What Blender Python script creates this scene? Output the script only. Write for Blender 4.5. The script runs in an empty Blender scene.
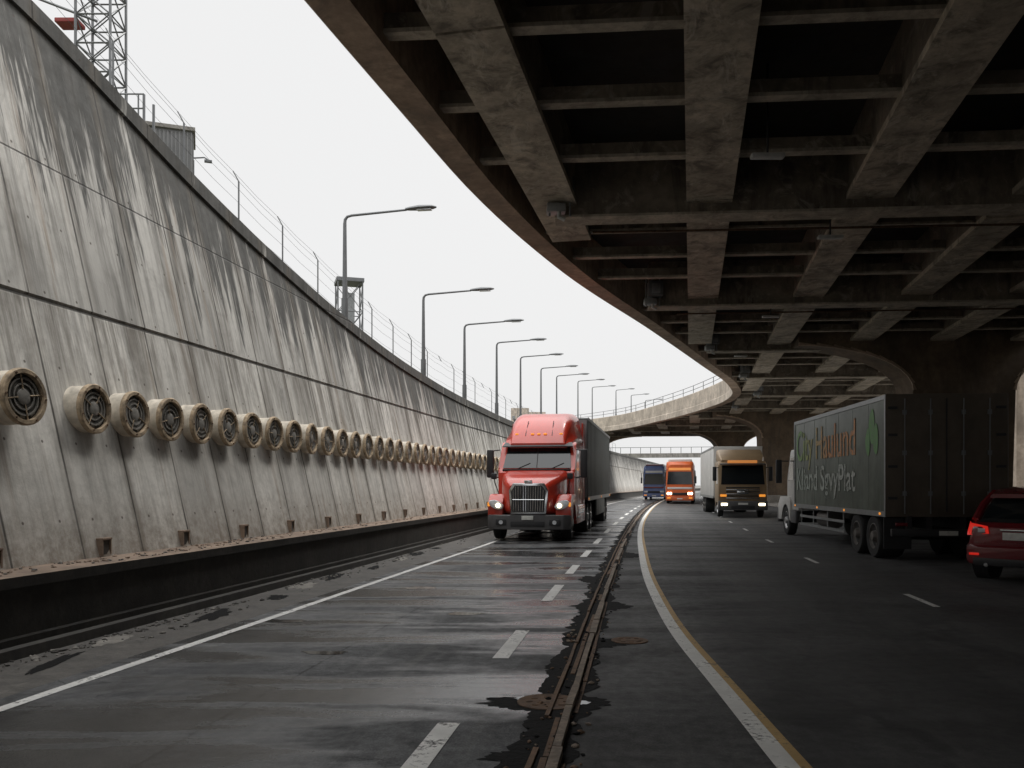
import bpy, bmesh, math, random
import numpy as np
from mathutils import Vector, Matrix, noise as mnoise
random.seed(7)
scene=bpy.context.scene
COL=scene.collection
CAMZ=1.7
# ---------------------------------------------------------------- curves
def herm(tab):
    xs=[t[0] for t in tab]; ys=[t[1] for t in tab]; n=len(xs)
    d=[(ys[i+1]-ys[i])/(xs[i+1]-xs[i]) for i in range(n-1)]
    m=[d[0]]+[ (d[i-1]*(xs[i+1]-xs[i])+d[i]*(xs[i]-xs[i-1]))/(xs[i+1]-xs[i-1]) for i in range(1,n-1)]+[d[-1]]
    def f(x):
        if x<=xs[0]: return ys[0]+(x-xs[0])*m[0]
        if x>=xs[-1]: return ys[-1]+(x-xs[-1])*m[-1]
        i=max(k for k in range(n-1) if xs[k]<=x)
        h=xs[i+1]-xs[i]; t=(x-xs[i])/h
        return ((2*t**3-3*t**2+1)*ys[i]+(t**3-2*t*t+t)*h*m[i]+(-2*t**3+3*t*t)*ys[i+1]+(t**3-t*t)*h*m[i+1])
    return f
def lin(tab):
    xs=[t[0] for t in tab]; ys=[t[1] for t in tab]
    return lambda x: float(np.interp(x,xs,ys))
def c(D): return .142*D+.0004*D*D if D>-20 else .142*D+.16
edgeoff=lin([(-20,-4.95),(6.4,-4.8),(10.7,-4.66),(23.3,-4.4),(400,-4.4)])
walloff=lin([(-20,-7.5),(9.5,-7.08),(20,-6.85),(38,-6.6),(400,-6.6)])
walltop=herm([(-20,9.6),(5,9.3),(12.3,8.6),(16,7.5),(20,6.65),(25,5.95),(31,5.5),(40,5.25),(49,5.2),(70,5.5),(100,6.0),(240,6.2)])
BAT=.22
ZL=.75
def wallX(D,z): return c(D)+walloff(D)-BAT*(z-ZL)
XL=herm([(-30,-11),(-5,-6.1),(5,-4.1),(11.04,-2.69),(14.3,-1.88),(18.15,-.9),(24.9,1.4),(34.5,5.6),(44.6,9.9),(53.5,13.6),(59,15.3),(64,16.0),(71.4,15.9),(83.7,14.6),(99,11.4),(109,6),(119,-1.7),(132,-16)])
def XR(D):
    a=17.5+.178*D
    if D>108: a=min(a,14-(D-112)*1.13)
    return a
# ---------------------------------------------------------------- materials
class NM:
    def __init__(s,name):
        s.m=bpy.data.materials.new(name); s.m.use_nodes=True
        s.t=s.m.node_tree; s.b=s.t.nodes['Principled BSDF']; s.L=s.t.links
    def put(s,sock,v):
        if isinstance(v,bpy.types.NodeSocket): s.L.new(v,sock)
        elif v is not None:
            if sock.type=='RGBA' and not hasattr(v,'__len__'): v=(v,v,v,1)
            elif sock.type=='RGBA' and len(v)==3: v=(*v,1)
            sock.default_value=v
    def math(s,op,a,b=0.0,cl=False,c3=None):
        n=s.t.nodes.new('ShaderNodeMath'); n.operation=op; n.use_clamp=cl
        s.put(n.inputs[0],a); s.put(n.inputs[1],b)
        if c3 is not None: s.put(n.inputs[2],c3)
        return n.outputs[0]
    def coord(s,kind='Object'):
        n=s.t.nodes.new('ShaderNodeTexCoord'); return n.outputs[kind]
    def mp(s,v,sc):
        n=s.t.nodes.new('ShaderNodeMapping'); s.L.new(v,n.inputs[0]); n.inputs['Scale'].default_value=sc; return n.outputs[0]
    def noise(s,v,scale=1,detail=4,rough=.55,dist=0):
        n=s.t.nodes.new('ShaderNodeTexNoise'); s.L.new(v,n.inputs['Vector'])
        n.inputs['Scale'].default_value=scale; n.inputs['Detail'].default_value=min(detail,4); n.inputs['Roughness'].default_value=rough; n.inputs['Distortion'].default_value=dist
        return n.outputs['Fac']
    def vor(s,v,scale,feat='DISTANCE_TO_EDGE'):
        n=s.t.nodes.new('ShaderNodeTexVoronoi'); n.feature=feat; n.voronoi_dimensions='2D'; s.L.new(v,n.inputs['Vector']); n.inputs['Scale'].default_value=scale
        return n.outputs['Distance']
    def rng(s,v,a,b,c0=0.,d=1.):
        n=s.t.nodes.new('ShaderNodeMapRange'); s.put(n.inputs[0],v)
        for i,x in enumerate((a,b,c0,d)): s.put(n.inputs[i+1],x)
        return n.outputs[0]
    def mix(s,f,a,b,mode='MIX'):
        n=s.t.nodes.new('ShaderNodeMix'); n.data_type='RGBA'; n.blend_type=mode
        s.put(n.inputs[0],f); s.put(n.inputs[6],a); s.put(n.inputs[7],b); return n.outputs[2]
    def sep(s,v):
        n=s.t.nodes.new('ShaderNodeSeparateXYZ'); s.L.new(v,n.inputs[0]); return n.outputs
    def comb(s,x,y,z=0.):
        n=s.t.nodes.new('ShaderNodeCombineXYZ'); s.put(n.inputs[0],x); s.put(n.inputs[1],y); s.put(n.inputs[2],z); return n.outputs[0]
    def wn(s,v):
        n=s.t.nodes.new('ShaderNodeTexWhiteNoise'); n.noise_dimensions='3D'; s.L.new(v,n.inputs['Vector']); return n.outputs['Value']
    def bump(s,h,st=.3,dist=.02):
        n=s.t.nodes.new('ShaderNodeBump'); n.inputs['Strength'].default_value=st; n.inputs['Distance'].default_value=dist
        s.L.new(h,n.inputs['Height']); s.L.new(n.outputs[0],s.b.inputs['Normal'])
    def out(s,color=None,rough=None,metal=None,spec=None):
        if color is not None: s.put(s.b.inputs['Base Color'],color)
        if rough is not None: s.put(s.b.inputs['Roughness'],rough)
        if metal is not None: s.put(s.b.inputs['Metallic'],metal)
        if spec is not None: s.put(s.b.inputs['Specular IOR Level'],spec)
        return s.m
def mul(cn,k): return tuple(min(1,x*k) for x in cn[:3])
def M(name,col,rough=.6,metal=0,sc=3.,var=.15,bump=0,grime=0,gz=1.6,emit=0,coat=0,bsc=20,spec=None):
    n=NM(name); v=n.coord()
    f=n.noise(v,sc,4,.6)
    f=n.rng(f,.3,.7)
    colr=n.mix(f,mul(col,1-var),mul(col,1+var))
    if grime:
        z=n.sep(v)[2]
        g=n.rng(z,.2,gz,1,0)
        g=n.math('MULTIPLY',g,n.rng(n.noise(n.mp(v,(3,3,.7)),2,4,.7),.25,.65,.3,1.))
        g=n.math('MULTIPLY',g,grime)
        colr=n.mix(g,colr,(.06,.052,.043))
        rr=n.math('ADD',rough,n.math('MULTIPLY',g,.5))
    else:
        rr=n.rng(f,0,1,max(.03,rough-.08),min(1,rough+.08))
    if bump: n.bump(n.noise(v,bsc,4,.7),bump,.02)
    if emit:
        n.put(n.b.inputs['Emission Color'],col); n.b.inputs['Emission Strength'].default_value=emit
    if coat: n.b.inputs['Coat Weight'].default_value=coat; n.b.inputs['Coat Roughness'].default_value=.08
    return n.out(colr,rr,metal,spec)
def asphalt(name,lo,hi,wet,wlo=.28,whi=.75,dust=.35):
    n=NM(name); uv=n.coord('UV'); v=n.coord()
    big=n.rng(n.noise(n.mp(uv,(.35,.9,1)),1.0,4,.6,.4),.35,.65)
    fine=n.noise(v,75,2,.7); med=n.noise(v,7,4,.7)
    col=n.mix(big,lo,hi)
    col=n.mix(n.rng(fine,.35,.7,0,.6),col,mul(hi,1.8))
    col=n.mix(n.rng(med,.4,.72,0,.6),col,mul(lo,.5))
    x,y,_=n.sep(uv)
    tr=n.math('COSINE',n.math('MULTIPLY',n.math('ADD',x,1.32+.8),2*math.pi/1.66))
    tr=n.rng(tr,-.2,1,0,.45)
    col=n.mix(tr,col,mul(lo,.65))
    w=n.comb(n.math('ADD',n.sep(v)[0],n.math('MULTIPLY',med,.5)),n.math('ADD',n.sep(v)[1],n.math('MULTIPLY',big,.8)),0.)
    cr=n.rng(n.vor(w,.36),.0,.010,1,0)
    crm=n.math('MULTIPLY',cr,n.rng(n.noise(v,.35,1),.47,.55))
    col=n.mix(n.math('MULTIPLY',crm,.85),col,(.010,.010,.010))
    ls=n.rng(n.math('ABSOLUTE',n.math('ADD',x,n.math('ADD',2.98,n.math('MULTIPLY',med,.06)))),.006,.02,.8,0)
    col=n.mix(ls,col,(.012,.012,.012))
    du=n.rng(n.noise(n.mp(uv,(2.5,.12,1)),1.3,4,.7),.52,.75,0,dust)
    col=n.mix(du,col,(.20,.195,.18))
    ob=n.rng(n.noise(n.mp(uv,(.9,.45,1)),1.1,4,.7,1.0),.54,.64,0,.6)
    col=n.mix(ob,col,mul(lo,.4))
    wetn=n.rng(n.noise(n.mp(uv,(.20,1.0,1)),1.0,4,.6,.6),.40,.57)
    wetn=n.math('MULTIPLY',wetn,wet)
    r=n.rng(wetn,0,1,whi,wlo)
    r=n.math('ADD',r,n.rng(med,.3,.7,-.06,.1))
    col=n.mix(n.math('MULTIPLY',wetn,.5),col,mul(lo,.5))
    n.bump(n.math('ADD',n.math('MULTIPLY',fine,.6),med),.32,.009)
    return n.out(col,r,0,n.rng(wetn,0,1,.35,.75))
def wallmat(name,base=(.70,.68,.635),pan=1.25,seam=3.45):
    n=NM(name); uv=n.coord('UV'); v=n.coord()
    s,t,_=n.sep(uv)
    ra=n.t.nodes.new('ShaderNodeAttribute'); ra.attribute_name='rel'; rel=ra.outputs['Fac']
    rowi=n.math('GREATER_THAN',t,seam)
    sh=n.math('DIVIDE',s,pan)
    cell=n.comb(n.math('FLOOR',sh),rowi,0.)
    tint=n.rng(n.wn(cell),0,1,.80,1.07)
    tint=n.math('MULTIPLY',tint,n.rng(rowi,0,1,1.05,.80))
    big=n.rng(n.noise(v,.45,4,.6),.3,.7)
    col=n.mix(big,mul(base,.80),mul(base,1.06))
    col=n.mix(1.0,col,n.comb(tint,tint,tint),'MULTIPLY')
    mott=n.noise(v,6,4,.74)
    col=n.mix(n.rng(mott,.42,.72,0,.5),col,mul(base,.55))
    # broad dark blotches
    bl=n.noise(n.mp(v,(1,1,.55)),1.1,4,.72,.8)
    col=n.mix(n.math('MULTIPLY',n.rng(bl,.52,.68,0,.6),n.rng(rel,0,.8,.35,1)),col,(.15,.145,.13))
    st=n.noise(n.comb(n.math('MULTIPLY',s,1.5),n.math('MULTIPLY',t,.12),0.),1.6,4,.7,.3)
    stf=n.rng(st,.46,.64,0,.9)
    stf=n.math('MULTIPLY',stf,n.rng(rel,.1,.85,.30,1))
    col=n.mix(stf,col,(.10,.095,.085))
    s2=n.noise(n.comb(n.math('MULTIPLY',s,5.5),n.math('MULTIPLY',t,.18),5.),1.6,4,.75,.2)
    col=n.mix(n.math('MULTIPLY',n.rng(s2,.50,.66,0,.7),n.rng(rel,0,.8,.3,1)),col,(.12,.115,.10))
    rs=n.noise(n.comb(n.math('MULTIPLY',s,2.4),n.math('MULTIPLY',t,.14),11.),1.6,4,.7,.2)
    col=n.mix(n.rng(rs,.56,.72,0,.6),col,(.22,.155,.10))
    fx=n.noise(n.comb(n.math('MULTIPLY',s,2.6),n.math('MULTIPLY',t,.20),3.),1.5,4,.75)
    top=n.math('SUBTRACT',rel,n.rng(fx,.3,.68,1.0,.42))
    topf=n.rng(top,0,.14,0,.88)
    col=n.mix(topf,col,(.040,.040,.037))
    dd=n.math('SUBTRACT',seam,t)
    dr=n.math('MULTIPLY',n.rng(dd,0,2.0,1,0),n.math('GREATER_THAN',dd,0.))
    dr=n.math('MULTIPLY',dr,n.rng(fx,.44,.58,0,.8))
    col=n.mix(dr,col,(.12,.105,.085))
    bg=n.math('MULTIPLY',n.rng(t,0,.9,1,0),n.rng(mott,.3,.65,.2,.8))
    col=n.mix(bg,col,(.20,.16,.12))
    fr=n.math('FRACT',sh); ed=n.math('MULTIPLY',n.math('MINIMUM',fr,n.math('SUBTRACT',1.,fr)),pan)
    vj=n.rng(ed,.008,.024,1,0)
    vjs=n.math('MULTIPLY',n.rng(ed,.0,.17,1,0),n.rng(st,.42,.60,0.15,.75))
    hs=n.math('ABSOLUTE',n.math('SUBTRACT',t,seam)); hj=n.rng(hs,.012,.03,1,0)
    hs2=n.math('ABSOLUTE',n.math('SUBTRACT',t,seam+2.05)); hj2=n.rng(hs2,.008,.02,.8,0)
    j=n.math('MAXIMUM',n.math('MAXIMUM',n.math('MULTIPLY',vj,n.rng(big,.1,.6,.5,1)),hj),hj2)
    col=n.mix(vjs,col,(.14,.12,.095))
    col=n.mix(n.math('MULTIPLY',j,.85),col,(.03,.028,.025))
    a=n.math('SUBTRACT',n.math('FRACT',n.math('DIVIDE',s,.625)),.5); b=n.math('SUBTRACT',n.math('FRACT',n.math('DIVIDE',t,1.02)),.5)
    dist=n.math('SQRT',n.math('ADD',n.math('POWER',n.math('MULTIPLY',a,.625),2.),n.math('POWER',n.math('MULTIPLY',b,1.02),2.)))
    th=n.rng(dist,.014,.024,1,0)
    col=n.mix(n.math('MULTIPLY',th,.8),col,(.06,.045,.035))
    h=n.math('SUBTRACT',n.math('MULTIPLY',mott,.5),j)
    n.bump(h,.5,.025)
    return n.out(col,n.rng(mott,.3,.7,.7,.95))
def concrete(name,base,stain=.6,sc=1.0,dk=(.05,.045,.04),rough=.9,eff=0):
    n=NM(name); v=n.coord()
    col=n.mix(n.rng(n.noise(v,.8*sc,4,.65),.3,.7),mul(base,.6),mul(base,1.25))
    m=n.noise(v,5*sc,4,.72)
    col=n.mix(n.rng(m,.42,.7,0,.6),col,mul(base,.5))
    s=n.rng(n.noise(n.mp(v,(1,1,.25)),1.4*sc,4,.75,.6),.48,.66,0,stain)
    col=n.mix(s,col,dk)
    if eff: col=n.mix(n.rng(n.noise(n.mp(v,(1,.5,1)),1.9,4,.75,1.),.55,.66,0,eff),col,(.70,.64,.54))
    n.bump(m,.4,.02)
    return n.out(col,n.rng(s,0,max(stain,.01),rough,rough*.75))
def paintline(name,colr,wear=.55):
    n=NM(name); v=n.coord(); 
    f=n.noise(v,22,4,.8); g=n.noise(v,2.2,4,.6)
    w=n.rng(n.math('ADD',n.math('MULTIPLY',f,.6),n.math('MULTIPLY',g,.5)),wear,wear+.09)
    col=n.mix(n.rng(g,.3,.7),mul(colr,.66),colr)
    col=n.mix(w,col,(.07,.068,.065))
    n.bump(f,.3,.01)
    return n.out(col,.65)
m_asph=asphalt('asphalt_worn',(.034,.035,.037),(.100,.102,.105),1.0,.12,.7)
m_asphR=asphalt('asphalt_dark',(.036,.036,.037),(.070,.069,.068),.45,.36,.8,.2)
m_wall=wallmat('stained_concrete_panels')
m_conc=concrete('concrete_plain',(.36,.34,.31))
m_ledge=concrete('ledge_dirt',(.27,.20,.15),.5,2,(.10,.07,.05))
m_black=concrete('dark_concrete',(.055,.050,.044),.8,2,(.015,.014,.012))  # near-black concrete for the low wall face, road kerb and weep holes
m_gird=concrete('girder_soffit_concrete',(.54,.47,.37),.75,1.3,(.09,.075,.055),eff=.6)  # girder undersides: lit tone put into the colour
m_girs=concrete('girder_web_concrete',(.20,.165,.125),.7,.9,(.045,.036,.028),eff=.15)  # same girders' side faces, darkened in colour as if in shade
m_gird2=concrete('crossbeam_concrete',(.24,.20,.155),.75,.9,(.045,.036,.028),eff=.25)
m_flange=concrete('beam_lip',(.50,.44,.35),.6,1.6,(.12,.1,.08))  # cross-beam lip kept pale, its lit look painted in
m_slab=concrete('slab_soffit',(.045,.038,.031),.7,.6,(.012,.011,.010))  # near-black base paints in the shade of the voids between beams
m_edge=concrete('edge_beam_concrete',(.46,.34,.25),.55,1.2,(.12,.09,.065))
m_par=concrete('parapet_concrete',(.62,.54,.45),.4,1,(.2,.15,.11))
m_pier=concrete('pier_concrete',(.20,.15,.105),.5,.7,(.05,.04,.03))
m_rim2=concrete('arch_rim',(.55,.42,.31),.3,1,(.2,.15,.1))
m_farw=concrete('far_wall_concrete',(.42,.35,.28),.4,.8,(.15,.12,.09))
m_white=paintline('white_road_paint',(.78,.77,.74),.59)
m_yel=paintline('tan_road_paint',(.50,.33,.13),.58)
m_dirt=concrete('shoulder_grit',(.10,.092,.082),.7,4,(.03,.028,.025),.75)
m_lgrit=concrete('pale_debris',(.24,.225,.20),.3,4)
m_tar=M('tar',(.008,.008,.008),.85,0,14,.6,.6,spec=.15)
m_rstrip=concrete('broken_drain_edge',(.26,.21,.165),.7,6,(.05,.035,.025))
m_grass=M('scrub',(.07,.075,.045),.95,0,.6,.4,.4)
m_steel=M('galvanised_steel',(.30,.31,.31),.5,.7,6,.2)
m_pole=M('painted_pole',(.17,.175,.18),.5,.4,3,.15)
m_rust=M('rusty_steel',(.13,.08,.05),.8,.2,12,.5,.4)
m_tyre=M('tyre_rubber',(.018,.018,.018),.85,0,8,.3,.2)
m_rim=M('wheel_metal',(.42,.42,.42),.4,.8,6,.3)
m_rimD=M('wheel_metal_dirty',(.14,.13,.12),.6,.5,6,.3)
m_chrome=M('chrome',(.62,.63,.64),.16,1,4,.08)
m_blk=M('black_plastic',(.022,.022,.024),.5,0,5,.2)
m_glass=M('dark_glass',(.012,.015,.017),.06,0,1,.1,coat=.5)
m_red=M('red_truck_paint',(.52,.036,.016),.28,0,2,.10,grime=.5,gz=1.3,coat=.6)
m_redc=M('red_car_paint',(.15,.009,.015),.25,0,2,.08,grime=.35,gz=.8,coat=.8)
m_gray=M('grey_bumper',(.10,.10,.105),.45,.2,3,.15,grime=.4)
m_trail=M('trailer_panel',(.105,.115,.11),.5,.1,1.2,.2,grime=.4,gz=2.5)
m_trailF=M('trailer_front',(.25,.26,.26),.55,.1,1.2,.2)
m_whitep=M('white_truck_paint',(.66,.65,.62),.4,0,1.5,.1,grime=.5,gz=1.8)
m_boxside=M('grey_box_side',(.15,.175,.145),.5,0,.9,.35,grime=.6,gz=3.6)
m_boxrear=M('box_rear_doors',(.10,.08,.06),.6,.1,1.5,.25,grime=.5,gz=3)
m_gold=M('bronze_cab_paint',(.30,.21,.12),.35,.2,2,.12,grime=.4)
m_orange=M('orange_bus_paint',(.66,.13,.03),.35,0,2,.12,grime=.4)
m_blue=M('blue_bus_paint',(.14,.19,.38),.35,0,2,.12,grime=.3)
m_head=M('lit_headlamp',(1,.84,.55),.2,0,1,.02,emit=6)
m_headoff=M('headlamp_lens',(.62,.64,.66),.12,0,8,.2,coat=.5)
m_amber=M('amber_lens',(.85,.30,.04),.3,0,1,.05,emit=.8)
m_tail=M('red_lens',(.60,.02,.012),.25,0,1,.05,emit=.6)
m_plate=M('licence_plate',(.62,.62,.58),.5,0,20,.15)
m_dial=M('vent_face_dark',(.04,.04,.038),.55,.3,9,.4)
m_dialin=M('vent_face_grey',(.22,.21,.19),.6,.1,9,.4)
m_drum=M('cream_painted_metal',(.54,.49,.41),.65,0,7,.3,bump=.2)
m_rimr=M('weathered_rim',(.36,.28,.19),.75,.1,9,.6,bump=.3)
m_sign=M('destination_sign',(.8,.30,.08),.4,0,1,.1,emit=.45)
m_lampw=M('lamp_cover',(.45,.45,.43),.4,0,4,.2)
m_red_small=M('red_painted_steel',(.28,.04,.035),.6,0,3,.2)
# ---------------------------------------------------------------- mesh builder
class MB:
    def __init__(s): s.bm=bmesh.new(); s.mats=[]; s.uv=None
    def mi(s,m):
        if m not in s.mats: s.mats.append(m)
        return s.mats.index(m)
    def merge(s,tb,m,bev=0,seg=2):
        if bev: 
            bmesh.ops.bevel(tb,geom=list(tb.edges),offset=bev,segments=seg,affect='EDGES',profile=.6,clamp_overlap=True)
        i=s.mi(m)
        bmesh.ops.recalc_face_normals(tb,faces=tb.faces)
        for f in tb.faces: f.material_index=i
        me=bpy.data.meshes.new('t'); tb.to_mesh(me); tb.free(); s.bm.from_mesh(me); bpy.data.meshes.remove(me)
    def box(s,x0,x1,y0,y1,z0,z1,m,bev=0,rot=None):
        tb=bmesh.new(); bmesh.ops.create_cube(tb,size=1)
        for v in tb.verts: v.co=Vector(((x0+x1)/2+v.co.x*(x1-x0),(y0+y1)/2+v.co.y*(y1-y0),(z0+z1)/2+v.co.z*(z1-z0)))
        s.merge(tb,m,bev)
    def beam(s,p0,p1,w,z0,z1,m,bev=0):
        p0=Vector(p0[:2]);p1=Vector(p1[:2]);d=(p1-p0).normalized();n=Vector((-d.y,d.x))*w/2
        s.poly([(*(p0+n),z0),(*(p1+n),z0),(*(p1-n),z0),(*(p0-n),z0)],(0,0,z1-z0),m,bev)
    def poly(s,pts,ext,m,bev=0):
        tb=bmesh.new(); e=Vector(ext); a=[tb.verts.new(Vector(p)) for p in pts]; b=[tb.verts.new(Vector(p)+e) for p in pts]
        n=len(pts); tb.faces.new(a); tb.faces.new(b[::-1])
        for i in range(n): tb.faces.new((a[i],b[i],b[(i+1)%n],a[(i+1)%n]))
        s.merge(tb,m,bev)
    def face(s,pts,m):
        tb=bmesh.new(); tb.faces.new([tb.verts.new(Vector(p)) for p in pts]); i=s.mi(m)
        for f in tb.faces: f.material_index=i
        me=bpy.data.meshes.new('t'); tb.to_mesh(me); tb.free(); s.bm.from_mesh(me); bpy.data.meshes.remove(me)
    def loft(s,secs,m,cap=True,closed=True):
        tb=bmesh.new(); R=[[tb.verts.new(Vector(p)) for p in q] for q in secs]; n=len(R[0])
        for a,b in zip(R[:-1],R[1:]):
            for i in range(n if closed else n-1): tb.faces.new((a[i],a[(i+1)%n],b[(i+1)%n],b[i]))
        if cap: tb.faces.new(R[0][::-1]); tb.faces.new(R[-1])
        s.merge(tb,m)
    def cyl(s,p0,p1,r0,m,r1=None,seg=12,cap=True):
        r1=r0 if r1 is None else r1; p0=Vector(p0);p1=Vector(p1); d=(p1-p0).normalized()
        u=d.cross(Vector((0,0,1))); 
        if u.length<.01: u=d.cross(Vector((1,0,0)))
        u.normalize(); w=d.cross(u)
        s.loft([[p+(u*math.cos(a)+w*math.sin(a))*r for a in [2*math.pi*k/seg for k in range(seg)]] for p,r in ((p0,r0),(p1,r1))],m,cap)
    def tube(s,pts,r,m,seg=8):
        pts=[Vector(p) for p in pts]; secs=[]
        for i,p in enumerate(pts):
            d=(pts[min(i+1,len(pts)-1)]-pts[max(i-1,0)]).normalized(); u=d.cross(Vector((0,1,.01))).normalized(); w=d.cross(u)
            rr=r[i] if isinstance(r,(list,tuple)) else r
            secs.append([p+(u*math.cos(a)+w*math.sin(a))*rr for a in [2*math.pi*k/seg for k in range(seg)]])
        s.loft(secs,m)
    def lathe(s,cn,axis,prof,m,seg=24):
        cn=Vector(cn); d=Vector(axis).normalized(); u=d.cross(Vector((0,0,1))); 
        if u.length<.01: u=Vector((1,0,0))
        u.normalize(); w=d.cross(u)
        secs=[[cn+d*a+(u*math.cos(t)+w*math.sin(t))*max(r,.001) for t in [2*math.pi*k/seg for k in range(seg)]] for a,r in prof]
        s.loft(secs,m,True)
    def obj(s,name,parent=None,smooth=True,ang=35):
        me=bpy.data.meshes.new(name); s.bm.to_mesh(me); s.bm.free()
        for m in s.mats: me.materials.append(m)
        if smooth:
            me.shade_smooth(); me.set_sharp_from_angle(angle=math.radians(ang))
        o=bpy.data.objects.new(name,me); COL.objects.link(o)
        if parent: o.parent=parent
        return o
def empty(name,loc=(0,0,0),rz=0,sc=1):
    e=bpy.data.objects.new(name,None); COL.objects.link(e); e.location=loc; e.rotation_euler=(0,0,rz); e.empty_display_size=.3; e.scale=(sc,sc,sc); return e
def rrect(w,z0,z1,r,y,k=4,tw=None):
    tw=w if tw is None else tw; pts=[]
    for cx,cz,a0 in ((1,1,0),(-1,1,90),(-1,-1,180),(1,-1,270)):
        ww=tw if cz>0 else w
        for i in range(k+1):
            a=math.radians(a0+90*i/k)
            pts.append((cx*(ww-r)+r*math.cos(a),y,(z1-r if cz>0 else z0+r)+r*math.sin(a)))
    return pts
def meshobj(name,vs,fs,mat,uvs=None,rel=None,parent=None,smooth=False):
    me=bpy.data.meshes.new(name); me.from_pydata(vs,[],fs); me.update()
    for mm in (mat if isinstance(mat,list) else [mat]): me.materials.append(mm)
    if uvs:
        l=me.uv_layers.new(name='UVMap')
        for lp in me.loops: l.data[lp.index].uv=uvs[lp.vertex_index]
    if smooth: me.shade_smooth()
    o=bpy.data.objects.new(name,me); COL.objects.link(o)
    if parent: o.parent=parent
    return o
def drange(a,b,st):
    n=max(1,int(round((b-a)/st))); return [a+(b-a)*i/n for i in range(n+1)]
def strip(name,f0,f1,D0,D1,z,mat,st=1.,jit=0,parent=None):
    f0=f0 if callable(f0) else (lambda D,k=f0:k); f1=f1 if callable(f1) else (lambda D,k=f1:k)
    vs=[];uv=[];fs=[]
    Ds=drange(D0,D1,st)
    for i,D in enumerate(Ds):
        a=f0(D)+(random.uniform(-jit,jit) if jit else 0); b=f1(D)+(random.uniform(-jit,jit) if jit else 0)
        for o in (a,b): vs.append((c(D)+o,D,z)); uv.append((o,D))
        if i: fs.append((2*i-2,2*i-1,2*i+1,2*i))
    return meshobj(name,vs,fs,mat,uv,parent=parent)
# ---------------------------------------------------------------- ground and road
g=3000
gm=[(-g,-g,-.0),(g,-g,0),(g,g,0),(-g,g,0)]
meshobj('ground',gm,[(0,1,2,3)],concrete('ground_concrete',(.17,.165,.155),.3,.3),[(x/1,y/1) for x,y,z in gm])
jo=-.56
strip('road',lambda D:edgeoff(D)-.25,lambda D:jo,-20,400,.004,m_asph)
strip('road',lambda D:jo,lambda D:19.,-20,400,.0045,m_asphR)
strip('shoulder',lambda D:walloff(D),lambda D:edgeoff(D)-.25,-20,260,.004,m_dirt)
strip('lane_marking',lambda D:edgeoff(D)-.055,lambda D:edgeoff(D)+.06,-20,300,.0085,m_white)
dl=empty('lane_dashes')
for k,(a,b) in enumerate([(2.2,4.0),(5.0,6.05),(8.3,9.9),(12.4,14.4),(16.2,18.0),(20.,22.),(24.5,27),(30,33),(36,39),(42,45),(48,51),(54,57),(60,63),(66,69),(74,77)]):
    strip('dash',-1.40,-1.24,a,b,.0088,m_white,.5,parent=dl)
for k in range(20):
    a=-4.6+k*6.6; strip('dash_r',4.12 if a<10 else 3.82,4.22 if a<10 else 3.92,a+3.2,a+4.6,.0085,m_white,.5,parent=dl)
lo=herm([(-20,2.4),(3,1.17),(5.1,.95),(7.05,.76),(9.3,.53),(13.76,.27),(22.2,.05),(28.9,-.07),(57.8,-.14),(85,-.1),(400,-.1)])
strip('lane_marking',lambda D:lo(D)-.10,lambda D:lo(D)+.045,-15,300,.0085,m_white,.5)
strip('yellow_edge_marking',lambda D:lo(D)+.045,lambda D:lo(D)+.115,-15,120,.0088,m_yel,.5)
j=empty('expansion_joint')
def nz(D,s): return mnoise.noise(Vector((D*1.3,s,0)))*.5+mnoise.noise(Vector((D*5,s,3)))*.35+mnoise.noise(Vector((D*17,s,6)))*.12
strip('tar_band',lambda D:jo-.23+.24*nz(D,0),lambda D:jo+.19+.2*nz(D,5),-15,110,.0075,m_tar,.05,.012,parent=j)
b=MB()
def rail(o,w,z,mm,gap,jz):
    D=-12.
    while D<100:
        L=random.uniform(.5,1.8) if D<25 else 3.
        if random.random()>gap: 
            z1=z+random.uniform(-jz,jz); q=random.uniform(-.008,.008)
            b.beam((c(D)+o+q,D+.01),(c(D+L)+o+random.uniform(-.006,.006),D+L-.015),w*random.uniform(.75,1.2),-.01,z1,mm)
        D+=L
random.seed(5)
rail(jo-.075,.03,.028,m_rust,.05,.008); rail(jo+.0,.045,.012,m_rust,.2,.003); rail(jo+.07,.065,.045,m_rstrip,.06,.014); rail(jo+.125,.03,.018,m_rust,.25,.005)
for i in range(260):
    D=3.5+abs(random.gauss(0,1))*9; o=jo+random.uniform(-.22,.24); r=random.choice([.008,.012,.018,.026])
    tb=bmesh.new(); bmesh.ops.create_icosphere(tb,subdivisions=1,radius=r)
    for v in tb.verts: v.co=Vector((v.co.x*random.uniform(.6,1.5)+c(D)+o,v.co.y*random.uniform(.6,1.6)+D,v.co.z*random.uniform(.3,.8)+.012))
    b.merge(tb,random.choice([m_rstrip,m_tar,m_rust]))
b.obj('steel_rails',j,False)
def blob(name,x,y,rx,ry,z,mat,seed,parent=None):
    n=70; vs=[(x,y,z)]
    for i in range(n):
        a=2*math.pi*i/n; k=1+.55*mnoise.noise(Vector((1.3*math.cos(a),1.3*math.sin(a),seed)))+.30*mnoise.noise(Vector((5*math.cos(a),5*math.sin(a),seed*2)))+.12*mnoise.noise(Vector((14*math.cos(a),14*math.sin(a),seed*2)))
        vs.append((x+rx*k*math.cos(a),y+ry*k*math.sin(a),z))
    return meshobj(name,vs,[(0,i+1,(i+1)%n+1) for i in range(n)],mat,[(v[0],v[1]) for v in vs],parent=parent)
tp=empty('tar_patches')
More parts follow.
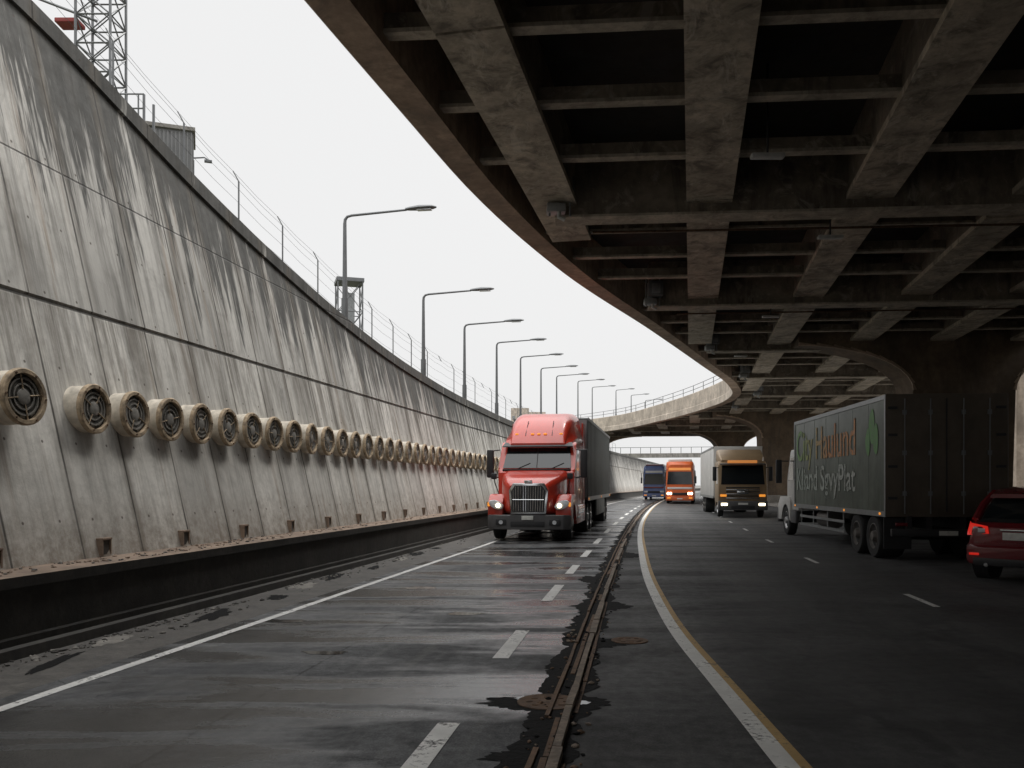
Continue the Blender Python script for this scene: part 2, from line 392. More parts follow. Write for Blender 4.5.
for i,(u,v,rx,ry) in enumerate([(548,703,.52,.24),(598,643,.34,.26),(602,607,.42,.40),(520,758,.2,.12),(598,580,.35,.6),(625,555,.4,.8)]):
    D=1445/(v-485); X=(u-512)*D/850
    blob('patch',X,D,rx,ry,.0066+.0001*i,m_tar,i*3.7+3,tp)
m_puddle=M('puddle_water',(.02,.02,.02),.05,0,3,.1,spec=.6)
for i,(X,D,rx,ry) in enumerate([(.50,6.62,.12,.07),(.12,6.75,.10,.06),(-1.9,8.6,.22,.10),(-2.9,10.6,.3,.12),(-.6,11.2,.25,.12),(-1.5,14.,.3,.15)]):
    blob('puddle',X,D,rx,ry,.0072 if i>1 else .0078,m_puddle,i*5.1+1,tp)
for i,(X,D,r) in enumerate([(.28,6.63,.24),(1.28,9.25,.2)]):
    b=MB()
    b.lathe((X,D,.0),(0,0,1),[(0,r),(.013,r),(.015,r-.015),(.011,r-.03),(.011,.05),(.014,.04)],m_rust,32)
    for k in range(8):
        a=k*math.pi/4; b.box(X+r*.6*math.cos(a)-.025,X+r*.6*math.cos(a)+.025,D+r*.6*math.sin(a)-.01,D+r*.6*math.sin(a)+.01,.008,.016,m_rust)
    b.obj('manhole_cover')
def extr_curve(name,prof,D0,D1,st,mat,parent=None,smooth=False):
    vs=[];fs=[];uv=[]
    Ds=drange(D0,D1,st); n=None; s=0; prev=None
    for i,D in enumerate(Ds):
        P=prof(D); n=len(P)
        if prev is not None: s+=math.hypot(D-prev[0],P[0][0]-prev[1])
        prev=(D,P[0][0]); t=0
        for k,(x,z) in enumerate(P):
            if k: t+=math.hypot(x-P[k-1][0],z-P[k-1][1])
            vs.append((x,D,z)); uv.append((s,t))
        if i:
            for k in range(n-1):
                a=(i-1)*n+k; fs.append((a,a+n,a+n+1,a+1))
    return meshobj(name,vs,fs,mat,uv,parent=parent,smooth=smooth)
def bprof(D):
    x=c(D)+walloff(D)+.62; return [(x+.03,0),(x+.03,.10),(x,.12),(x,.62),(x+.05,.63),(x+.05,.745),(x-.05,.75),(x-.7,.752)]
bo=extr_curve('dark_kerb_wall',bprof,-20,260,1.,[m_black,m_ledge])
for i,p in enumerate(bo.data.polygons):
    if i%7>=5: p.material_index=1
extr_curve('kerb',lambda D:[(c(D)+walloff(D)+.92,0),(c(D)+walloff(D)+.93,.10),(c(D)+walloff(D)+1.08,.105),(c(D)+walloff(D)+1.10,0)],-20,200,1.,m_black)
b=MB(); random.seed(3)
def pebble(x,y,z,r):
    tb=bmesh.new(); bmesh.ops.create_icosphere(tb,subdivisions=1,radius=r)
    for v in tb.verts: v.co=Vector((v.co.x*random.uniform(.6,1.5)+x,v.co.y*random.uniform(.6,1.5)+y,v.co.z*random.uniform(.3,.8)+z))
    b.merge(tb,random.choice(RM))
RM=[m_dirt,m_lgrit,m_black,m_dirt]
for i in range(1300):
    D=3+abs(random.gauss(0,1))*14; o=walloff(D)+random.choice([random.uniform(.65,.9),random.uniform(1.12,1.7),random.uniform(1.12,1.35)])
    if mnoise.noise(Vector((D*.8,o*3,0)))<-.0: continue
    r=random.choice([.008,.012,.016,.024,.035]) ; pebble(c(D)+o,D,.01,r)
RM=[m_ledge,m_ledge,m_dirt]
for i in range(420):
    D=5+abs(random.gauss(0,1))*14; pebble(c(D)+walloff(D)+random.uniform(.05,.55),D,.757,random.choice([.012,.02,.03]))
b.obj('rubble',None,False)
for i in range(12):
    D=4.5+i*1.65+random.uniform(-.3,.3); blob('shoulder_stain',c(D)+walloff(D)+1.4+random.uniform(-.15,.25),D,random.uniform(.08,.2),random.uniform(.25,.6),.0062+.0001*i,m_tar if i%3 else m_lgrit,i*2.3,tp)
# ---------------------------------------------------------------- left wall
wl=empty('retaining_wall')
SE=ZL+3.4
def wprof(D):
    T=walltop(D); P=[]
    P.append((wallX(D,ZL-.2),ZL-.2))
    for k in range(5): z=ZL+(SE-ZL)*k/4; P.append((wallX(D,z)-.012,z))
    P.append((wallX(D,SE+.02)+.012,SE+.02))
    for k in range(1,6): z=SE+(T-.3-SE)*k/5; P.append((wallX(D,z)+.012,z))
    x=wallX(D,T-.3)
    return P+[(x+.07,T-.29),(x+.06,T-.02),(x+.03,T),(x-.45,T),(x-.45,T-1.5)]
w=extr_curve('panels',wprof,-20,240,.5,m_wall,wl,smooth=False)
me=w.data; a=me.attributes.new('rel','FLOAT','POINT'); uvl=me.uv_layers[0].data
for v in me.vertices: a.data[v.index].value=(v.co.z-ZL)/(walltop(v.co.y)-ZL)
for lp in me.loops:
    uvl[lp.index].uv=(uvl[lp.index].uv[0],(me.vertices[lp.vertex_index].co.z-ZL)*1.024)
b=MB()
for k in range(32):
    D=7.5+k*1.9; x=wallX(D,ZL+.12)
    b.box(x-.06,x+.04,D-.13,D+.13,ZL+.22,ZL+.25,m_ledge,.008)
    b.box(x-.06,x+.03,D-.13,D-.10,ZL+.02,ZL+.22,m_ledge); b.box(x-.06,x+.03,D+.10,D+.13,ZL+.02,ZL+.22,m_ledge)
    b.box(x-.06,x+.012,D-.10,D+.10,ZL+.03,ZL+.215,m_black)  # dark block painted in place of the shaded opening
b.obj('weep_holes',wl)
Ds=drange(-20,240,4); vs=[];fs=[];
for i,D in enumerate(Ds):
    T=walltop(D)-.35; x=wallX(D,T)-.3
    vs+=[(x,D,T),(x-12,D,T+.2),(x-400,D,T+1)]
    if i:
        for k in range(2): a0=(i-1)*3+k; fs.append((a0,a0+1,a0+4,a0+3))
meshobj('embankment',vs,fs,m_grass)
b=MB(); tops=[]
for k in range(60):
    D=6.7+k*1.9; T=walltop(D); x=wallX(D,T)-.25; h=1.15
    if D<30 or k%2: b.cyl((x,D,T-.1),(x,D,T+h),.018,m_pole,seg=6)
    b.cyl((x,D,T+h),(x-.12,D,T+h+.22),.014,m_pole,seg=5)
    tops.append((x,D,T,h))
for (f,dx) in ((.3,0),(.6,0),(.85,0),(1.,0),(1.19,-.12)):
    for p,q in zip(tops[:-1],tops[1:]):
        A=Vector((p[0]+dx,p[1],p[2]+p[3]*f)); B=Vector((q[0]+dx,q[1],q[2]+q[3]*f)); Mi=(A+B)/2-Vector((0,0,.03))
        b.cyl(A,Mi,.004,m_pole,seg=4,cap=False); b.cyl(Mi,B,.004,m_pole,seg=4,cap=False)
b.obj('wire_fence',None,False)
# round wall vents
def vent_mesh():
    b=MB()
    b.lathe((0,0,0),(1,0,0),[(-.18,.315),(.04,.315),(.07,.31)],m_drum,32)
    b.lathe((-.06,0,0),(1,0,0),[(.12,.305),(.14,.335),(.185,.335),(.20,.32),(.20,.275),(.14,.268)],m_rimr,32)
    b.lathe((.082,0,0),(1,0,0),[(0,.27),(.002,.268),(.002,.0)],m_dial,32)
    # concentric guard rings and a recessed grey fan hub
    for rr_,w_ in ((.215,.010),(.15,.009)):
        b.lathe((.10,0,0),(1,0,0),[(0,rr_+w_),(.012,rr_+w_),(.012,rr_-w_),(0,rr_-w_)],m_dialin,28)
    b.lathe((.088,0,0),(1,0,0),[(0,.10),(.02,.095),(.03,.06),(.03,.0)],m_dialin,20)
    for k in range(9):
        a=k*2*math.pi/9; u=Vector((0,math.cos(a),math.sin(a))); t_=Vector((0,-math.sin(a),math.cos(a)))
        p0=Vector((.092,0,0))+u*.09; p1=Vector((.092,0,0))+u*.25
        b.face([p0-t_*.018,p1-t_*.045,p1+t_*.045+Vector((-.006,0,0)),p0+t_*.018+Vector((-.006,0,0))],m_dialin)
    for k in range(4):
        a=k*math.pi/2+.4; b.cyl((.108,.09*math.cos(a),.09*math.sin(a)),(.112,.272*math.cos(a),.272*math.sin(a)),.009,m_rimr,seg=5)
    for k in range(6):
        a=k*math.pi/3+.2; b.cyl((.13,.298*math.cos(a),.298*math.sin(a)),(.152,.298*math.cos(a),.298*math.sin(a)),.013,m_rust,seg=6)
    return b
v0=vent_mesh().obj('round_wall_vent')
for k in range(38):
    D=10.52+.885*k if k else 9.88
    z=2.72-.002*k; o=v0 if k==0 else bpy.data.objects.new('round_wall_vent',v0.data)
    if k: COL.objects.link(o)
    x=wallX(D,z)
    o.rotation_mode='XYZ'
    o.location=(x+.10,D,z); o.rotation_euler=(random.uniform(-3,3),math.radians(random.uniform(-4,2)),math.radians(-9+random.uniform(-4,4)))
    if k==0: o.location.x+=.20
b=MB(); x=wallX(9.4,2.7)
b.lathe((x,9.40,2.72),(1,-.25,.1),[(-.2,.46),(.10,.46),(.14,.43),(.15,.36),(.2,.34),(.2,.1)],m_drum,36)
b.lathe((x+.05,9.82,2.72),(1,-.1,.0),[(-.1,.2),(.25,.2)],m_drum,20)
b.obj('wall_housing')
# ---------------------------------------------------------------- street lamps
def lamp(x,y,z0,z1,arm=2.4,rz=0):
    b=MB()
    b.cyl((0,0,0),(0,0,.9),.10,m_pole,.095,seg=12)
    b.cyl((0,0,.9),(0,0,z1-z0-.2),.07,m_pole,.048,seg=12)
    H=z1-z0
    b.tube([(0,0,H-.21),(0.01,0,H-.1),(.07,0,H-.02),(.2,0,H+.01),(arm-.75,0,H+.09)],[.048,.045,.04,.036,.03],m_pole)
    hd=[]
    for t,wd,ht in ((0,.05,.045),(.12,.10,.06),(.4,.15,.085),(.75,.13,.06),(.86,.05,.025)):
        hd.append([(arm-.78+t,wd*math.cos(a),H+.10+t*.03+ht*math.sin(a)*(1 if math.sin(a)>0 else .5)) for a in [2*math.pi*q/12 for q in range(12)]])
    b.loft(hd,m_pole)
    b.box(arm-.45,arm-.05,-.08,.08,H+.052,H+.08,m_headoff,.01)
    o=b.obj('street_lamp'); o.location=(x,y,z0); o.rotation_euler=(0,0,rz)
for D,z1 in ((23.4,9.1),(30.6,8.55),(36.6,8.6),(43.6,9.0),(50.8,9.35),(59,9.8),(67,10.3),(81,11.6),(93,12.4)):
    T=walltop(D)-.2; lamp(wallX(D,T)-.2,D,T,z1,2.5,-.15)
for X,D,z1 in ((12.6,103,13.2),(15,107,13.),(17.5,111.5,12.8)): lamp(X,D,9.4,z1,2.2,-.2)
def lattice(x,y,z0,z1,w,name='lattice_tower',seg=1.4,tm=m_pole):
    b=MB(); h=w/2; C=[(-h,-h),(h,-h),(h,h),(-h,h)]; n=max(2,int((z1-z0)/seg))
    for a in C: b.cyl((a[0],a[1],0),(a[0],a[1],z1-z0),.05,tm,seg=5)
    for k in range(n):
        za=(z1-z0)*k/n; zb=(z1-z0)*(k+1)/n
        for i in range(4):
            p,q=C[i],C[(i+1)%4]
            b.cyl((*p,za),(*q,zb),.028,tm,seg=4); b.cyl((*q,za),(*p,zb),.028,tm,seg=4); b.cyl((*p,zb),(*q,zb),.035,tm,seg=4)
    return b
b=lattice(0,0,6,24,1.2,seg=1.0)
b.box(-1.5,-.7,-.3,.3,11.9,12.05,m_red_small,.03); b.cyl((-2.6,-.3,12.9),(.0,-.3,11.9),.05,m_pole,seg=5)
b.box(.5,1.7,-.45,.45,8.2,8.28,m_pole); 
for q in (.7,1.1,1.5,1.68): b.cyl((q,-.43,8.2),(q,-.43,9.3),.03,m_pole,seg=5)
b.cyl((.6,-.43,9.3),(1.7,-.43,9.3),.03,m_pole,seg=5); b.cyl((.6,-.43,8.8),(1.7,-.43,8.8),.03,m_pole,seg=5)
b.cyl((1.68,-.4,0.),(1.68,-.4,9.3),.05,m_pole,seg=5); b.cyl((1.68,.4,0),(1.68,.4,9.3),.05,m_pole,seg=5)
for q in range(6): b.cyl((.6,-.43,3+q*.9),(1.68,-.43,3.9+q*.9),.025,m_pole,seg=4)
o=b.obj('lattice_tower',None,False); o.location=(-14.5,30,6)
b=lattice(0,0,0,11,1.7,seg=1.9)
b.box(-.95,.95,-.95,.95,10.9,11.15,m_pole)
b.box(-.35,.35,-.35,.35,6.5,10.2,m_steel,.03)
o=b.obj('lattice_mast',None,False); o.location=(-11.5,60,5); o.rotation_euler=(0,0,.3)
e=empty('utility_building',(-18.2,45,5.5),.35)
m_bw=M('ribbed_cladding',(.22,.22,.22),.7,.2,1,.2)
b=MB(); b.box(-1.2,1.2,-1.2,1.2,0,14.6,m_bw)
for k in range(13):
    q=-1.15+k*.19
    b.box(q,q+.07,-1.26,-1.2,0,14.5,m_bw); b.box(1.2,1.26,q,q+.07,0,14.5,m_bw)
b.obj('walls',e,False)
b=MB(); b.box(-1.35,1.35,-1.35,1.35,14.6,14.8,m_conc,.02); b.obj('roof',e,False)
b=MB(); b.box(1.27,1.3,-.5,.3,12.5,13.4,m_glass); b.tube([(1.25,.9,14.),(1.8,.9,14.1),(2.0,.9,14.0)],.04,m_pole); b.box(1.8,2.2,.8,1.,13.85,13.98,m_pole,.02); b.obj('window_and_lamp',e,False)
for (u,D,w,top,dp,ttl) in ((520,330,7,408,12,'distant_tower_block'),(535,360,9,412,12,'distant_tower_block')):
    X=(u-512)*D/850; H=1.7+(485-top)*D/850
    e=empty(ttl,(X,D,0)); b=MB(); b.box(-w/2,w/2,0,dp,0,H,m_par); b.obj('walls',e,False)
    b=MB()
    for fz in range(2,int(H/3)):
        for q in range(int(w/2)): b.box(-w/2+.5+q*2,-w/2+1.6+q*2,-.06,0.02,fz*3,fz*3+1.5,m_steel)
    b.obj('windows',e,False)
# ---------------------------------------------------------------- overpass
ov=empty('highway_overpass')
ZS=8.0; ZT=9.3
Ds=drange(-30,130,1.); vs=[];fs=[]
for i,D in enumerate(Ds):
    a=XL(D)+.1; r=max(XR(D),a+.5)
    vs+=[(a,D,ZT-.02),(r,D,ZT-.02),(a,D,ZT+.25),(r,D,ZT+.25)]
    if i:
        q=4*(i-1); fs+=[(q,q+4,q+5,q+1),(q+2,q+3,q+7,q+6),(q+1,q+5,q+7,q+3),(q,q+2,q+6,q+4)]
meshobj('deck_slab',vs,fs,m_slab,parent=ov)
P=[Vector((XL(D),D)) for D in drange(-30,131,.25)]
pts=[P[0]];acc=0
for p,q in zip(P[:-1],P[1:]):
    acc+=(q-p).length
    if acc>=.8: pts.append(q); acc=0
EW=.56
full=[(EW,ZT),(EW,ZS),(0,ZS),(-.03,ZS+.02),(-.03,ZS+.5),(.02,ZS+.55),(.02,ZT+.35),(.05,ZT+.4),(.32,ZT+.4),(.35,ZT+.35),(.35,ZT+.2)]
vs=[];fs=[];mi=[]
for i,p in enumerate(pts):
    d=(pts[min(i+1,len(pts)-1)]-pts[max(0,i-1)]).normalized(); nr=Vector((d.y,-d.x))
    for o_,z in full: vs.append((*(p+nr*o_),z))
    if i:
        n=len(full)
        for k in range(n-1): fs.append(((i-1)*n+k,i*n+k,i*n+k+1,(i-1)*n+k+1)); mi.append(1 if k>=2 else 0)
o=meshobj('edge_beam_and_parapet',vs,fs,[m_edge,m_par],parent=ov)
for p,m_ in zip(o.data.polygons,mi): p.material_index=m_
b=MB(); pp=[pts[i] for i in range(0,len(pts),3)]
for p,q in zip(pp[:-1],pp[1:]):
    if p.y<30: continue
    b.cyl((p.x+.2,p.y,ZT+.4),(p.x+.2,p.y,ZT+1.1),.03,m_pole,seg=5)
    for hz in (.75,1.1): b.cyl((p.x+.2,p.y,ZT+hz),(q.x+.2,q.y,ZT+hz),.025,m_pole,seg=5)
b.obj('parapet_rail',ov,False)
b=MB()
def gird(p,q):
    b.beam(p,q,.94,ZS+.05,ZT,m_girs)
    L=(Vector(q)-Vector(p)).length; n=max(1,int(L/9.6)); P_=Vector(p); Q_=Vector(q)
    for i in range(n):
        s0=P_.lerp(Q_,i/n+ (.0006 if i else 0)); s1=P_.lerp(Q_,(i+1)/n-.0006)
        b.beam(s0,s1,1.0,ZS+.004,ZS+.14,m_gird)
for X0 in [-3.07,.42,3.95,7.5,11.0,14.5,-6.6,-10,-13.5]:
    seg=[]
    for D in drange(-29,108,1.):
        x=X0+.21*D
        ok=(x>XL(D)+1.1) and (x<XR(D)-.8)
        if ok: seg.append((x,D))
        else:
            if len(seg)>2: gird(seg[0],seg[-1])
            seg=[]
    if len(seg)>2: gird(seg[0],seg[-1])
b.obj('longitudinal_girders',ov,False)
b=MB(); bx=MB()
TS=.08
def trans(D0,inset):
    x0=XL(D0)+inset; xr=XR(D0)-.3
    return (x0,D0),(xr,D0-TS*(xr-x0))
k=0
for D0 in drange(-28.8+.2,106,2.4):
    big=(k%4==0); k+=1
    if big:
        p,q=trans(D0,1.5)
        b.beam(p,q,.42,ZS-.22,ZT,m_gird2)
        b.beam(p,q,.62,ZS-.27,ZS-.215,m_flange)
        if 5<D0<70:
            X_=p[0]; Y_=p[1]
            bx.box(X_-.10,X_+.38,Y_-.78,Y_-.32,ZS+.02,ZS+.50,m_pole,.03)
            bx.box(X_+.0,X_+.28,Y_-.80,Y_-.77,ZS+.10,ZS+.42,m_steel,.01)
            bx.box(X_-.22,X_+.20,Y_-.66,Y_-.33,ZS-.24,ZS-.04,m_steel,.03)
            for q_ in (-.16,.05,.3): bx.cyl((X_+q_,Y_-.5,ZS-.30),(X_+q_,Y_-.5,ZS+.9),.025,m_steel,seg=8)
            bx.tube([(X_+.05,Y_-.6,ZS-.2),(X_+.05,Y_-.62,ZS-.36),(X_+.18,Y_-.62,ZS-.42)],.05,m_lampw)
    else:
        p,q=trans(D0,EW-.02)
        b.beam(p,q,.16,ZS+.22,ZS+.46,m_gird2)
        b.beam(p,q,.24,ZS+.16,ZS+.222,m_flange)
b.obj('cross_beams',ov,False)
for (X,D) in ((7.6,20.3),(9.1,29.9),(10.5,39.),(4.6,15.3)):
    bx.box(X-.30,X+.30,D-.09,D+.09,ZS-.42,ZS-.34,m_lampw,.03); bx.cyl((X,D,ZS-.36),(X,D,ZT),.02,m_blk,seg=6)
for D0 in (21.,31.): 
    bx.cyl((XL(D0)+2,D0,ZS-.06),(22,D0-1.3,ZS-.06),.03,m_rust,seg=8)
bx.obj('fixtures',ov)
def pier(X,D,w,left,right,fz=2.1,th=1.6,z0=0,flare=2.0):
    b=MB(); prof=[]
    zt=ZS-.05; n=10
    prof.append((X-w/2*.92,z0)); 
    for i in range(n+1):
        a=math.pi/2*i/n
        prof.append((X-w/2-left*(1-math.cos(a)),zt-fz+fz*math.sin(a)*.93))
    prof.append((X-w/2-left,zt+.5)); prof.append((X+w/2+right,zt+.5))
    for i in range(n,-1,-1):
        a=math.pi/2*i/n
        prof.append((X+w/2+right*(1-math.cos(a)),zt-fz+fz*math.sin(a)*.93))
    prof.append((X+w/2*.92,z0))
    b.poly([(x,D-th/2,z) for x,z in prof],(0,th,0),m_pier)
    for sgn,ln in ((-1,left),(1,right)):
        pr=[(X+sgn*(w/2+ln*(1-math.cos(math.pi/2*i/n))),zt-fz+fz*math.sin(math.pi/2*i/n)*.93) for i in range(n+1)]
        for (x0,za),(x1,zb) in zip(pr[:-1],pr[1:]):
            b.poly([(x0,D-th/2-.06,za),(x1,D-th/2-.06,zb),(x1,D-th/2-.06,zb+.14),(x0-sgn*.14,D-th/2-.06,za+.03)],(0,.06,0),m_rim2)
    b.box(X-w/2-.3,X+w/2+.3,D-th/2-.3,D+th/2+.3,z0,z0+.8,m_conc,.05)
    b.obj('pier',ov,False)
pier(19.8,38,4.5,5,4)
pier(23.8,76,3.4,4,4)
pier(25.5,100,3,4,4)
pier(10.2,107,2.4,4,5,z0=4)
pier(15.5,2,4,3,2)
koff=lin([(-20,11),(40,10.8),(75,8.9),(120,8.9)])
extr_curve('kerb',lambda D:[(c(D)+koff(D),0),(c(D)+koff(D)+.02,.14),(c(D)+koff(D)+7,.15)],-20,112,2.,m_conc)
def rw(name,p,q,h,mat):
    b=MB(); b.beam(p,q,.6,0,h,mat); b.beam(p,q,.8,h,h+.25,mat); 
    n=int((Vector(q)-Vector(p)).length/4)
    for i in range(n+1):
        x=p[0]+(q[0]-p[0])*i/n; y=p[1]+(q[1]-p[1])*i/n
        b.box(x-.5,x-.28,y-.25,y+.25,0,h-.3,mat,.02)
    b.obj(name,None,False)
rw('light_block_wall',(13.6,-28),(24.3,37),8.1,m_pier)  # unseen wall added to block side light from the right under the deck
rw('concrete_wall',(31,52),(62,96),13.5,m_farw)
b=MB()
b.beam((-30,190),(90,165),.8,7.4,8.3,m_conc)
for k in range(14):
    t=k/13; x=-30+120*t; y=190-25*t
    if k%2==0: b.box(x-.6,x+.6,y-.5,y+.5,0,7.4,m_conc,.05)
for k in range(60):
    t=k/59; x=-30+120*t; y=190-25*t; b.box(x-.05,x+.05,y-.05,y+.05,8.3,9.6,m_pole)
b.beam((-30,190),(90,165),.1,9.5,9.6,m_pole)
b.obj('distant_footbridge',None,False)
# ---------------------------------------------------------------- vehicles
def wheel(b,x,y,R=.51,w=.28,side=1,rim=m_rim,dual=False):
    ax=(side,0,0); W=w*(2.15 if dual else 1)
    cx=x
    b.lathe((cx,y,R),ax,[(-W,R*.62),(-W,R*.93),(-W+.03,R*.985),(-W+.07,R),(-.07,R),(-.03,R*.985),(0,R*.93),(.005,R*.75),(-.01,R*.62),(-.06,R*.58)],m_tyre,28)
    b.lathe((cx,y,R),ax,[(-.08,R*.60),(-.005,R*.61),(-.0,R*.57),(-.035,R*.54),(-.10,R*.42),(-.10,R*.30),(.0,R*.24),(.03,R*.20),(.04,.0)],rim,24)
    for k in range(8):
        a=k*math.pi/4; b.cyl((cx-.10*side,y+R*.36*math.cos(a),R+R*.36*math.sin(a)),(cx-.06*side,y+R*.36*math.cos(a),R+R*.36*math.sin(a)),.018,m_blk,seg=6)
def fender(b,xc,w,yc,R,top,y0,y1,z0,m,bev=.05):
    pts=[(y0,z0)]
    n=12
    for i in range(n+1):
        a=math.pi-math.pi*i/n
        pts.append((yc+R*math.cos(a),max(z0,.52+R*math.sin(a))))
    pts+=[(y1,z0),(y1,top-.12),(y1-.15,top),(y0+.28,top),(y0,top-.25)]
    b.poly([(xc-w/2,y,z) for y,z in pts],(w,0,0),m,bev)
def semi(loc,rz):
    e=empty('red_semi_truck',loc,rz,1.04)
    b=MB()
    b.loft([rrect(.58,.85,1.62,.12,-.02),rrect(.70,.80,1.72,.16,.08),rrect(.84,.75,1.84,.2,.4),rrect(.96,.75,1.97,.22,.95),rrect(1.05,.75,2.08,.22,1.55)],m_red)
    for s in (-1,1): fender(b,s*1.0,.46,.98,.60,1.36,.06,1.78,.52,m_red,.07)
    b.obj('hood',e)
    b=MB()
    cab=[(1.45,.62),(1.45,2.02),(1.60,2.10),(2.02,2.84),(2.2,2.98),(4.15,3.0),(4.15,.62)]
    b.poly([(-1.19,y,z) for y,z in cab],(2.38,0,0),m_red,.10)
    def fs_(y,w,z1,r,tw): return rrect(w,2.78,z1,r,y,6,tw)
    b.loft([fs_(1.84,.90,2.93,.06,.86),fs_(2.0,1.0,3.14,.14,.88),fs_(2.25,1.08,3.40,.24,.92),fs_(2.6,1.13,3.66,.32,.96),fs_(3.0,1.16,3.84,.36,1.0),fs_(3.5,1.18,3.97,.38,1.03),fs_(4.3,1.19,4.03,.34,1.06)],m_red)
    b.box(-1.20,-1.14,4.1,4.75,1.0,3.7,m_red,.02); b.box(1.14,1.20,4.1,4.75,1.0,3.7,m_red,.02)
    for s in (-1,1):
        b.box(s*1.17-.05,s*1.17+.05,1.85,4.6,.42,1.0,m_red,.03)
        b.box(s*1.22-.04,s*1.22+.04,1.9,2.7,.60,.66,m_rim,.01)
    b.obj('cab',e)
    b=MB()
    def ws(u,t,off=.025):
        y=1.60+(2.02-1.60)*t; z=2.10+(2.84-2.10)*t; n=Vector((0,-.857,.515)); hw=1.06-.07*t
        p=Vector((u*hw,y,z))+n*off; return p
    for (ua,ub) in ((-1,-.012),(.012,1)):
        b.face([ws(ua,.05),ws(ub,.05),ws(ub,.94),ws(ua*.97 if ua==-1 else ua,.94)],m_glass)
    for s in (-1,1):
        b.face([(s*1.196,1.85,2.08),(s*1.196,2.75,2.08),(s*1.196,2.75,2.72),(s*1.196,2.2,2.72)],m_glass)
        b.face([(s*1.196,3.2,2.15),(s*1.196,3.7,2.15),(s*1.196,3.7,2.6),(s*1.196,3.2,2.6)],m_glass)
    b.obj('windscreen',e,False)
    b=MB()
    for u in (-.55,.45): b.cyl(ws(u,.03,.04),ws(u+.35,.25,.04),.010,m_blk,seg=5)
    b.cyl(ws(0,.03,.03),ws(0,.95,.03),.010,m_blk,seg=6)
    b.box(-1.06,1.06,1.50,1.60,2.06,2.12,m_blk,.02)
    b.poly([(-1.10,1.74,2.80),(1.10,1.74,2.80),(1.06,2.02,2.93),(-1.06,2.02,2.93)],(0,0,.03),m_blk)
    for x in (-.42,.42): b.cyl((x,2.02,3.17),(x*.96,2.55,3.66),.012,m_blk,seg=5)
    for s in (-1,1):
        for (y0,y1,z0,z1) in ((1.82,1.835,.8,2.1),(2.9,2.915,.8,2.85),(4.1,4.115,1.,2.9)): b.box(s*1.192-.004,s*1.192+.004,y0,y1,z0,z1,m_blk)
        b.box(s*1.2-.01,s*1.2+.01,2.62,2.8,1.72,1.77,m_chrome,.005)
        b.cyl((s*1.2,1.85,2.72),(s*1.44,1.62,2.68),.02,m_blk,seg=6); b.cyl((s*1.2,1.85,1.85),(s*1.44,1.62,1.9),.02,m_blk,seg=6)
        b.box(s*1.46-.11,s*1.46+.11,1.56,1.70,1.85,2.72,m_blk,.05)
        b.box(s*1.46-.085,s*1.46+.085,1.698,1.71,1.95,2.62,m_chrome)
        b.tube([(s*1.0,.75,1.3),(s*1.12,.62,1.7),(s*1.14,.6,1.85)],.014,m_blk,6); b.box(s*1.14-.09,s*1.14+.09,.54,.64,1.80,1.98,m_blk,.04)
        b.cyl((s*.98,4.3,.55),(s*.98,4.3,3.75),.07,m_chrome,seg=10)
        b.cyl((s*.98,2.2,.85),(s*.98,3.9,.85),.28,m_chrome,seg=16)
    b.obj('trim',e)
    b=MB()
    b.poly([(-.52,-.07,.78),(.52,-.07,.78),(.58,-.04,1.46),(.46,-.03,1.68),(-.46,-.03,1.68),(-.58,-.04,1.46)],(0,.07,0),m_chrome,.025)
    b.poly([(-.46,-.085,.84),(.46,-.085,.84),(.51,-.06,1.43),(.40,-.05,1.61),(-.40,-.05,1.61),(-.51,-.06,1.43)],(0,.01,0),m_blk)
    for k in range(13):
        x=-.42+k*.07; zt=1.59 if abs(x)<.38 else 1.48
        b.cyl((x,-.098,.86),(x*1.05,-.068,zt),.009,m_chrome,seg=6)
    for z in (1.20,): b.cyl((-.46,-.092,z),(.46,-.092,z),.010,m_chrome,seg=6)
    b.box(-.12,.12,-.09,-.04,1.68,1.76,m_chrome,.02)
    b.obj('grille',e)
    b=MB()
    pr=[(-1.24,.30),(-1.22,.05),(-1.04,-.14),(-.5,-.20),(.5,-.20),(1.04,-.14),(1.22,.05),(1.24,.30)]
    b.poly([(x,y,.34) for x,y in pr],(0,0,.42),m_gray,.05)
    b.box(-.50,.50,-.215,-.18,.42,.58,m_blk,.02)
    b.box(-.17,.17,-.23,-.21,.62,.74,m_plate,.005)
    for s in (-1,1):
        b.box(s*.78-.16,s*.78+.16,-.205,-.14,.46,.64,m_blk,.03); b.cyl((s*.78,-.19,.55),(s*.78,-.215,.55),.06,m_headoff,seg=14)
    b.obj('bumper',e)
    b=MB()
    for s in (-1,1):
        b.loft([[ (s*(.97)+q[0]*k2,yy,1.05+q[1]*k2+s*q[0]*k2*.25) for q in [(.22*math.cos(a),.13*math.sin(a)) for a in [2*math.pi*t/16 for t in range(16)]]] for k2,yy in ((1,.10),(1,.02),(.9,-.01),(.5,-.025))],m_headoff)
        b.lathe((s*.90,-.025,1.03),(0,-1,0),[(0,.065),(.02,.06),(.025,.01)],m_head,14)
        b.box(s*1.19-.03,s*1.19+.03,.0,.12,1.0,1.12,m_amber,.02)
    for x in (-.7,-.2,0,.2,.7): 
        b.box(x-.05,x+.05,2.03 if abs(x)<.5 else 2.05,2.2,3.20,3.25,m_amber,.015)
    b.obj('lamps',e)
    b=MB()
    for s in (-1,1):
        wheel(b,s*1.16,.98,.52,.28,s); 
        for y in (5.6,6.9): wheel(b,s*1.22,y,.52,.28,s,m_rim,True)
        for y in (14.2,15.5): wheel(b,s*1.22,y,.52,.28,s,m_rimD,True)
    b.obj('wheels',e)
    b=MB()
    b.box(-.45,-.30,.3,7.6,.62,.9,m_blk); b.box(.3,.45,.3,7.6,.62,.9,m_blk); b.box(-1.,1.,.96,1.,.45,.6,m_blk)
    b.box(-1.0,1.0,4.2,4.8,.6,1.0,m_blk)
